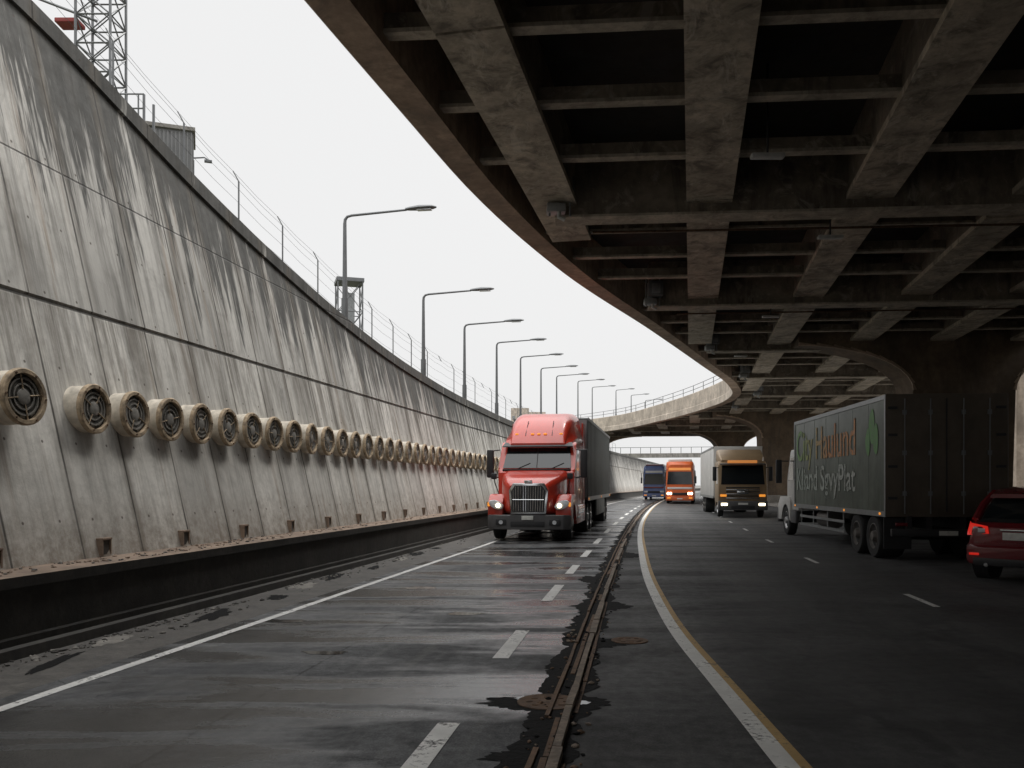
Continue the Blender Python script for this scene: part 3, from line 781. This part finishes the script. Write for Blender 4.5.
    for yy in (5.6,6.9,14.2,15.5): b.cyl((-1.1,yy,.52),(1.1,yy,.52),.09,m_blk)
    b.box(-.5,.5,12.8,16.4,.75,1.1,m_blk); 
    for s in (-1,1): b.box(s*.9-.06,s*.9+.06,8.6,8.75,.15,1.1,m_blk)
    b.obj('chassis',e)
    b=MB()
    b.box(-1.29,1.29,4.9,16.8,1.12,3.93,m_trail,.03)
    b.box(-1.25,1.25,4.87,4.9,1.2,3.86,m_trailF,.0)
    for s in (-1,1):
        b.box(s*1.295-.012,s*1.295+.012,4.9,16.8,1.08,1.22,m_steel); b.box(s*1.295-.012,s*1.295+.012,4.9,16.8,3.85,3.95,m_steel)
        for k in range(20): b.box(s*1.295-.008,s*1.295+.008,5.2+k*.6,5.24+k*.6,1.22,3.85,m_trail)
        for y in (5.,11,16.6): b.box(s*1.315-.008,s*1.315+.008,y,y+.1,1.12,1.18,m_amber)
        b.box(s*1.26-.03,s*1.26+.03,8.8,13.2,.45,1.08,m_trail,.01)
    b.obj('trailer',e)
    return e
semi((.50,25.6,.01),-math.atan(.178))
def text_child(txt,size,mat,parent,loc,rot,name,sx=1):
    cu=bpy.data.curves.new(name,'FONT'); cu.body=txt; cu.size=size; cu.extrude=.003; cu.offset=.012
    t=bpy.data.objects.new('tmp',cu); COL.objects.link(t); bpy.context.view_layer.update()
    me=bpy.data.meshes.new_from_object(t.evaluated_get(bpy.context.evaluated_depsgraph_get()))
    bpy.data.objects.remove(t); me.materials.clear(); me.materials.append(mat); me.name=name
    o=bpy.data.objects.new(name,me); COL.objects.link(o); o.parent=parent; o.location=loc; o.rotation_euler=rot; o.scale=(sx,1,1)
    return o
def fadepaint(name,c1,c2,wear=.75):
    n=NM(name); v=n.coord(); x=n.sep(v)[0]
    col=n.mix(n.rng(n.math('ADD',x,n.math('MULTIPLY',n.noise(v,2,3),1.5)),.8,5.0),c1,c2)
    w=n.rng(n.noise(v,7,4,.75),.45,.60,0.1,wear); col=n.mix(w,col,(.14,.165,.14))
    return n.out(col,.6)
m_t1=fadepaint('faded_lettering',(.20,.46,.13),(.66,.26,.07),.8); m_t2=fadepaint('faded_white_lettering',(.42,.48,.42),(.5,.52,.48),.85); m_t3=fadepaint('faded_leaf',(.12,.32,.08),(.5,.45,.06),.5)
def boxtruck(loc,rz):
    e=empty('box_truck',loc,rz)
    b=MB(); L=8.4
    b.box(-1.28,1.28,.03,L,1.02,3.68,m_boxside,.03)
    b.box(-1.30,1.30,-.01,.06,.98,3.71,m_boxrear,.02)
    for s in (-1,1):
        b.box(s*1.285-.015,s*1.285+.015,.0,L,.98,1.10,m_steel,.0); b.box(s*1.285-.015,s*1.285+.015,0,L,3.60,3.70,m_steel)
        b.box(s*1.285-.018,s*1.285+.018,0,.08,1.1,3.6,m_steel); b.box(s*1.285-.018,s*1.285+.018,L-.08,L,1.1,3.6,m_steel)
        for k in range(1,7): b.box(s*1.281-.003,s*1.281+.003,k*1.2,k*1.2+.02,1.1,3.6,m_boxside)
        for y in (.3,3,5.6,8.2): b.box(s*1.305-.006,s*1.305+.006,y,y+.1,1.02,1.07,m_amber)
    b.box(-.012,.012,-.03,-.01,1.1,3.6,m_blk)
    for x in (-.9,-.35,.35,.9):
        b.cyl((x,-.05,1.05),(x,-.05,3.6),.014,m_pole,seg=6); 
        for z in (1.5,2.4,3.3): b.box(x-.04,x+.04,-.06,-.01,z-.05,z+.05,m_pole)
    for x in (-1.15,1.15):
        for z in (1.4,2.1,2.8,3.4): b.box(x-.1,x+.1,-.035,-.01,z-.03,z+.03,m_blk)
    b.obj('cargo_box',e)
    b=MB()
    b.box(-1.2,1.2,-.12,-.02,.55,.72,m_blk,.02)
    for x in (-.8,.8): b.box(x-.05,x+.05,-.05,.1,.55,1.0,m_blk)
    for s in (-1,1):
        b.box(s*1.0-.13,s*1.0+.13,-.14,-.11,.78,.86,m_redc,.01)
        b.box(s*.93-.3,s*.93+.3,.30,.33,.25,.95,m_blk)
        b.box(s*1.22-.01,s*1.22+.01,3.3,7.9,.45,.52,m_steel); b.box(s*1.22-.01,s*1.22+.01,3.3,7.9,.70,.77,m_steel)
        for y in (3.4,4.9,6.4,7.8): b.box(s*1.2-.01,s*1.2+.01,y,y+.06,.45,1.,m_steel)
        b.cyl((s*.9,5.2,.72),(s*.9,6.3,.72),.26,m_rimD,seg=16)
    b.box(-.2,.2,-.13,-.12,.58,.68,m_plate)
    b.box(-.42,-.3,0,11,.72,1.0,m_blk); b.box(.3,.42,0,11,.72,1.,m_blk)
    for y in (1.0,2.25,10.1): b.cyl((-1.1,y,.5),(1.1,y,.5),.08,m_blk)
    b.obj('chassis',e)
    b=MB()
    for s in (-1,1):
        for y in (1.0,2.25): wheel(b,s*1.24,y,.5,.27,s,m_rimD,True)
        wheel(b,s*1.16,10.1,.5,.28,s,m_rim)
    b.obj('wheels',e)
    b=MB()
    b.poly([(-1.12,y,z) for y,z in [(8.65,.85),(8.65,2.75),(8.8,2.9),(9.7,2.86),(10.15,2.0),(10.2,1.8),(10.2,.85)]],(2.24,0,0),m_whitep,.08)
    b.loft([rrect(1.0,.8,1.85,.2,10.1),rrect(.95,.8,1.75,.22,10.8),rrect(.8,.8,1.6,.25,11.2)],m_whitep)
    for s in (-1,1):
        pts=[(9.45,.5)]+[(10.1+.58*math.cos(math.pi-math.pi*i/12),max(.5,.5+.58*math.sin(math.pi*i/12))) for i in range(13)]+[(11.2,.5),(11.2,1.05),(10.9,1.3),(9.6,1.3),(9.45,1.15)]
        b.poly([(s*.98-.21,y,z) for y,z in pts],(.42,0,0),m_whitep,.05)
        b.face([(s*1.128,9.05,1.85),(s*1.128,9.95,1.85),(s*1.128,9.62,2.6),(s*1.128,9.05,2.6)],m_glass)
        b.cyl((s*1.12,9.9,2.5),(s*1.4,10.05,2.5),.02,m_blk,seg=6); b.box(s*1.42-.1,s*1.42+.1,9.98,10.1,1.75,2.55,m_blk,.04)
        b.box(s*1.05-.08,s*1.05+.08,11.15,11.25,1.0,1.2,m_headoff,.02)
        b.box(s*1.13-.05,s*1.13+.05,8.7,9.4,.45,.85,m_gray,.02)
    b.box(-1.2,1.2,11.15,11.35,.4,.8,m_gray,.05)
    b.face([(-1.0,10.14,2.05),(1.,10.14,2.05),(.95,9.76,2.78),(-.95,9.76,2.78)],m_glass)
    b.obj('cab',e)
    R=(math.pi/2,0,-math.pi/2)
    text_child('City Haulund',1.30,m_t1,e,(-1.292,8.1,2.45),R,'lettering',.86)
    text_child('Kliand SgvyPlat',.98,m_t2,e,(-1.292,8.1,1.55),R,'lettering_small',1.0)
    b=MB()
    for k,(yy,zz,ry,rz_) in enumerate([(.95,3.05,.2,.40),(.68,2.75,.18,.35),(1.22,2.7,.16,.32)]):
        b.poly([(-1.291-.001*k,yy+ry*math.cos(a),zz+rz_*math.sin(a)*(1-.25*math.cos(a))) for a in [2*math.pi*t/20 for t in range(20)]],(-.002,0,0),m_t3)
    b.obj('logo',e,False)
boxtruck((9.58,18.75,.01),-math.atan(.09))
def lorry(loc,rz):
    e=empty('white_box_lorry',loc,rz)
    b=MB()
    b.poly([(-1.24,y,z) for y,z in [(.0,.75),(-.0,1.7),(.22,2.75),(.5,2.95),(2.1,2.95),(2.1,.75)]],(2.48,0,0),m_gold,.08)
    b.loft([rrect(1.05,2.9,3.0,.04,.45),rrect(1.15,2.9,3.25,.1,.8),rrect(1.2,2.9,3.6,.15,1.8)],m_gold)
    for s in (-1,1): fender(b,s*1.0,.46,1.2,.58,1.25,.1,2.0,.5,m_gold,.04)
    b.obj('cab',e)
    b=MB()
    b.face([(-1.1,-.01,1.72),(1.1,-.01,1.72),(1.04,.205,2.72),(-1.04,.205,2.72)],m_glass)
    b.box(-.75,.75,.14,.25,2.84,2.98,m_sign,.02)
    b.poly([(-1.15,-.12,2.74),(1.15,-.12,2.74),(1.12,.2,2.80),(-1.12,.2,2.80)],(0,0,.03),m_blk)
    for k in range(6): b.box(-.85,.85,-.035,.0,.98+k*.11,1.04+k*.11,m_blk if k%2 else m_chrome,.008)
    b.box(-.3,.3,-.05,-.03,1.2,1.45,m_chrome,.02)
    b.box(-1.25,1.25,-.16,.2,.38,.86,m_gray,.06)
    b.box(-.6,.6,-.17,-.15,.45,.62,m_blk,.01); b.box(-.25,.25,-.18,-.165,.66,.77,m_plate)
    for s in (-1,1):
        b.box(s*.95-.16,s*.95+.16,-.19,-.12,.62,.75,m_head,.03)
        b.box(s*.98-.16,s*.98+.16,-.04,0.01,1.08,1.2,m_amber,.02)
        b.box(s*1.42-.1,s*1.42+.1,.05,.17,1.9,2.65,m_blk,.04); b.cyl((s*1.2,.2,2.6),(s*1.42,.1,2.6),.02,m_blk,seg=5)
        b.face([(s*1.247,.35,1.75),(s*1.247,1.2,1.75),(s*1.247,1.2,2.6),(s*1.247,.5,2.6)],m_glass)
    b.obj('front_trim',e)
    b=MB()
    b.box(-1.3,1.3,2.3,12.3,1.0,3.80,m_whitep,.03)
    for s in (-1,1):
        b.box(s*1.305-.012,s*1.305+.012,2.3,12.3,.96,1.1,m_steel); b.box(s*1.305-.012,s*1.305+.012,2.3,12.3,3.70,3.81,m_steel)
        for k in range(9): b.box(s*1.303-.006,s*1.303+.006,3.2+k,3.23+k,1.1,3.62,m_steel)
    b.obj('cargo_box',e)
    b=MB()
    for s in (-1,1):
        wheel(b,s*1.18,1.2,.5,.28,s)
        for y in (9.2,10.5): wheel(b,s*1.24,y,.5,.27,s,m_rimD,True)
    b.box(-.45,.45,.5,12,.6,.98,m_blk)
    b.obj('wheels',e)
lorry((12.0,44.2,.01),-math.atan(.15))
def bus(name,loc,rz,paint,top,H,head,sign):
    e=empty(name,loc,rz); b=MB()
    b.loft([rrect(1.15,.35,H-.3,.25,-.05,tw=1.0),rrect(1.25,.33,H-.08,.22,.15,tw=1.16),rrect(1.27,.33,H,.18,.5,tw=1.2),rrect(1.27,.33,H,.18,11.5,tw=1.2),rrect(1.2,.4,H-.1,.2,11.7,tw=1.1)],paint)
    b.loft([rrect(1.0,H-.02,H+.18,.06,.9),rrect(1.05,H-.02,H+.22,.08,1.2),rrect(1.05,H-.02,H+.22,.08,5)],top)
    b.obj('body',e)
    b=MB()
    b.poly([(-1.12,-.075,1.75),(1.12,-.075,1.75),(1.02,-.07,H*.76),(-1.02,-.07,H*.76)],(0,.02,0),m_glass)
    b.poly([(-.98,-.08,H*.79),(.98,-.08,H*.79),(.95,-.08,H*.85),(-.95,-.08,H*.85)],(0,.02,0),sign)
    for s in (-1,1):
        b.box(s*1.262-.02,s*1.262+.02,.6,11.3,1.6,H*.78,m_glass)
        for k in range(7): b.box(s*1.285-.006,s*1.285+.006,1.5+k*1.5,1.6+k*1.5,1.6,H*.78,paint)
        b.tube([(s*1.1,0,H*.8),(s*1.35,-.25,H*.78),(s*1.38,-.3,H*.65)],.03,m_blk,6); b.box(s*1.38-.09,s*1.38+.09,-.35,-.25,H*.48,H*.65,m_blk,.03)
    b.obj('windows',e,False)
    b=MB()
    b.box(-1.22,1.22,-.14,.1,.3,.66,paint,.05); b.box(-.7,.7,-.12,-.02,.8,1.0,m_blk,.02); b.box(-.24,.24,-.16,-.14,.42,.52,m_plate)
    b.box(-1.1,1.1,-.09,-.03,1.32,1.5,top,.02)
    for s in (-1,1):
        for q in (.8,1.02): b.lathe((s*q,-.05,.93),(0,-1,0),[(0,.12),(.06,.115),(.075,.05)],head,14)
        b.box(s*.95-.15,s*.95+.15,-.16,-.13,.48,.58,m_amber,.01)
    b.obj('front_trim',e)
    b=MB()
    for s in (-1,1):
        wheel(b,s*1.25,2.3,.48,.28,s); wheel(b,s*1.25,8.6,.48,.28,s)
    b.obj('wheels',e)
bus('orange_bus',(15.0,76,.01),-.22,m_orange,m_whitep,3.8,m_head,m_sign)
bus('blue_coach',(16.2,97,.01),-.25,m_blue,m_redc,3.9,m_headoff,m_whitep)
def suv(loc,rz):
    e=empty('red_car',loc,rz)
    b=MB()
    def sec(y,w,z0,z1,r,tw): return rrect(w,z0,z1,r,y,6,tw)
    b.loft([sec(0,.74,.48,.95,.12,.72),sec(.06,.86,.40,1.02,.16,.80),sec(.22,.92,.36,1.08,.16,.86),sec(.8,.94,.34,1.10,.15,.88),sec(2.4,.94,.32,1.06,.15,.88),sec(3.5,.93,.34,1.02,.15,.86),sec(4.2,.88,.38,.92,.18,.78),sec(4.5,.72,.44,.78,.14,.6)],m_redc)
    for s in (-1,1):
        for yc in (.86,3.6):
            pts=[(yc+.47*math.cos(a),.36+.47*math.sin(a)) for a in [math.pi*i/14 for i in range(15)]]+[(yc+.40*math.cos(a),.36+.40*math.sin(a)) for a in [math.pi-math.pi*i/14 for i in range(15)]]
            b.poly([(s*.90,y,z) for y,z in pts],(s*.065,0,0),m_blk)
            b.cyl((s*.70,yc,.36),(s*.945,yc,.36),.41,m_blk,seg=28)
        b.box(s*.93-.02,s*.93+.02,1.3,3.15,.34,.46,m_blk,.01)
    b.obj('body',e)
    b=MB()
    G=[sec(.10,.72,1.0,1.10,.04,.66),sec(.30,.80,1.0,1.34,.10,.64),sec(.62,.84,1.0,1.56,.12,.60),sec(1.3,.86,1.0,1.62,.12,.62),sec(2.2,.86,1.0,1.57,.12,.60),sec(2.75,.84,1.0,1.34,.12,.62),sec(3.2,.80,.98,1.06,.03,.72)]
    b.loft(G,m_glass); b.obj('glasshouse',e)
    b=MB()
    b.loft([sec(.36,.60,1.46,1.53,.025,.58),sec(.62,.62,1.54,1.61,.03,.60),sec(1.3,.64,1.59,1.66,.03,.62),sec(2.25,.61,1.54,1.61,.03,.58)],m_redc)
    for s in (-1,1):
        b.tube([(s*.76,.16,1.07),(s*.71,.36,1.34),(s*.62,.62,1.57)],[.07,.065,.05],m_redc,8)
        b.tube([(s*.81,3.1,1.05),(s*.72,2.7,1.34),(s*.60,2.2,1.57)],.04,m_redc,8)
        b.tube([(s*.885,1.35,1.07),(s*.63,1.3,1.59)],.035,m_blk,8)
        b.box(s*1.0-.1,s*1.0+.1,2.75,2.9,1.05,1.2,m_redc,.04)
        for y in (1.3,2.35): b.box(s*.944-.004,s*.944+.004,y,y+.012,.45,1.05,m_blk)
        for y in (1.45,2.5): b.box(s*.95-.015,s*.95+.015,y-.1,y+.06,.90,.93,m_chrome,.008)
    b.obj('roof_and_trim',e)
    b=MB()
    b.loft([sec(-.07,.70,.32,.60,.08,.70),sec(-.03,.84,.30,.64,.10,.84),sec(.18,.93,.30,.66,.08,.93)],m_redc)
    b.box(-.72,.72,-.085,.1,.28,.42,m_blk,.03)
    b.box(-.26,.26,-.02,.0,.74,.87,m_plate,.005); b.box(-.3,.3,-.025,.01,.89,.92,m_chrome,.01)
    for s in (-1,1):
        b.poly([(s*.48,.0,.84),(s*.86,.06,.80),(s*.91,.2,.86),(s*.90,.3,1.04),(s*.80,.06,1.02),(s*.50,.0,.97)],(0,-.02,0),m_tail,.01)
        b.box(s*.60-.06,s*.60+.06,-.022,-.01,.86,.93,m_headoff,.01)
        b.box(s*.7-.08,s*.7+.08,-.09,-.06,.46,.50,m_tail,.005)
        b.cyl((s*.5,-.1,.3),(s*.5,.1,.3),.035,m_chrome,seg=10)
    b.obj('rear_bumper_and_lamps',e)
    b=MB()
    for s in (-1,1):
        for y in (.86,3.6):
            wheel(b,s*.96,y,.36,.24,s,m_rim)
            for k in range(5):
                a=k*2*math.pi/5; b.cyl((s*.955,y,.36),(s*.955,y+.2*math.cos(a),.36+.2*math.sin(a)),.028,m_rim,seg=6)
    b.obj('wheels',e)
h=math.radians(50); d=Vector((math.sin(h),math.cos(h))); r=Vector((d.y,-d.x))
P0=Vector((8.05,15.2))+r*.93
suv((P0.x,P0.y,.01),-h)
# ---------------------------------------------------------------- world & light
w=bpy.data.worlds.new('World'); scene.world=w; w.use_nodes=True
nt=w.node_tree; nt.nodes.clear()
out=nt.nodes.new('ShaderNodeOutputWorld'); add=nt.nodes.new('ShaderNodeAddShader')
sky=nt.nodes.new('ShaderNodeTexSky'); sky.sky_type='NISHITA'; sky.sun_disc=False
SUN_EL=math.radians(60); SUN_AZ=math.radians(50)
sky.sun_elevation=SUN_EL; sky.sun_rotation=SUN_AZ; sky.dust_density=5; sky.air_density=1.0
hs=nt.nodes.new('ShaderNodeHueSaturation'); hs.inputs['Saturation'].default_value=.15
bg1=nt.nodes.new('ShaderNodeBackground'); bg1.inputs[1].default_value=.012
nt.links.new(sky.outputs[0],hs.inputs['Color']); nt.links.new(hs.outputs[0],bg1.inputs[0])
tc=nt.nodes.new('ShaderNodeTexCoord'); sp=nt.nodes.new('ShaderNodeSeparateXYZ'); nt.links.new(tc.outputs['Generated'],sp.inputs[0])
rp=nt.nodes.new('ShaderNodeValToRGB'); nt.links.new(sp.outputs[2],rp.inputs[0])
el=rp.color_ramp.elements; el[0].position=0; el[0].color=(.27,.27,.27,1); el[1].position=1; el[1].color=(1,1,1,1)
e2=el.new(.5); e2.color=(.275,.275,.275,1)
e2=el.new(.7); e2.color=(.66,.66,.66,1)
bg2=nt.nodes.new('ShaderNodeBackground'); bg2.inputs[1].default_value=3.0
nt.links.new(rp.outputs[0],bg2.inputs[0]); nt.links.new(bg1.outputs[0],add.inputs[0]); nt.links.new(bg2.outputs[0],add.inputs[1]); nt.links.new(add.outputs[0],out.inputs[0])
sd=bpy.data.lights.new('sun','SUN'); sd.energy=1.5; sd.angle=math.radians(20); sd.color=(1,.96,.90)
so=bpy.data.objects.new('sun',sd); COL.objects.link(so)
dv=Vector((math.sin(SUN_AZ)*math.cos(SUN_EL),math.cos(SUN_AZ)*math.cos(SUN_EL),math.sin(SUN_EL)))
so.rotation_euler=dv.to_track_quat('Z','Y').to_euler()
cd=bpy.data.cameras.new('camera'); cd.sensor_width=36; cd.lens=850/1024*36; cd.shift_y=101/1024; cd.clip_start=.1; cd.clip_end=6000
co=bpy.data.objects.new('camera',cd); COL.objects.link(co); co.location=(0,0,CAMZ); co.rotation_euler=(math.pi/2,0,0)
scene.camera=co
scene.view_settings.view_transform='Standard'; scene.view_settings.look='None'; scene.view_settings.exposure=0
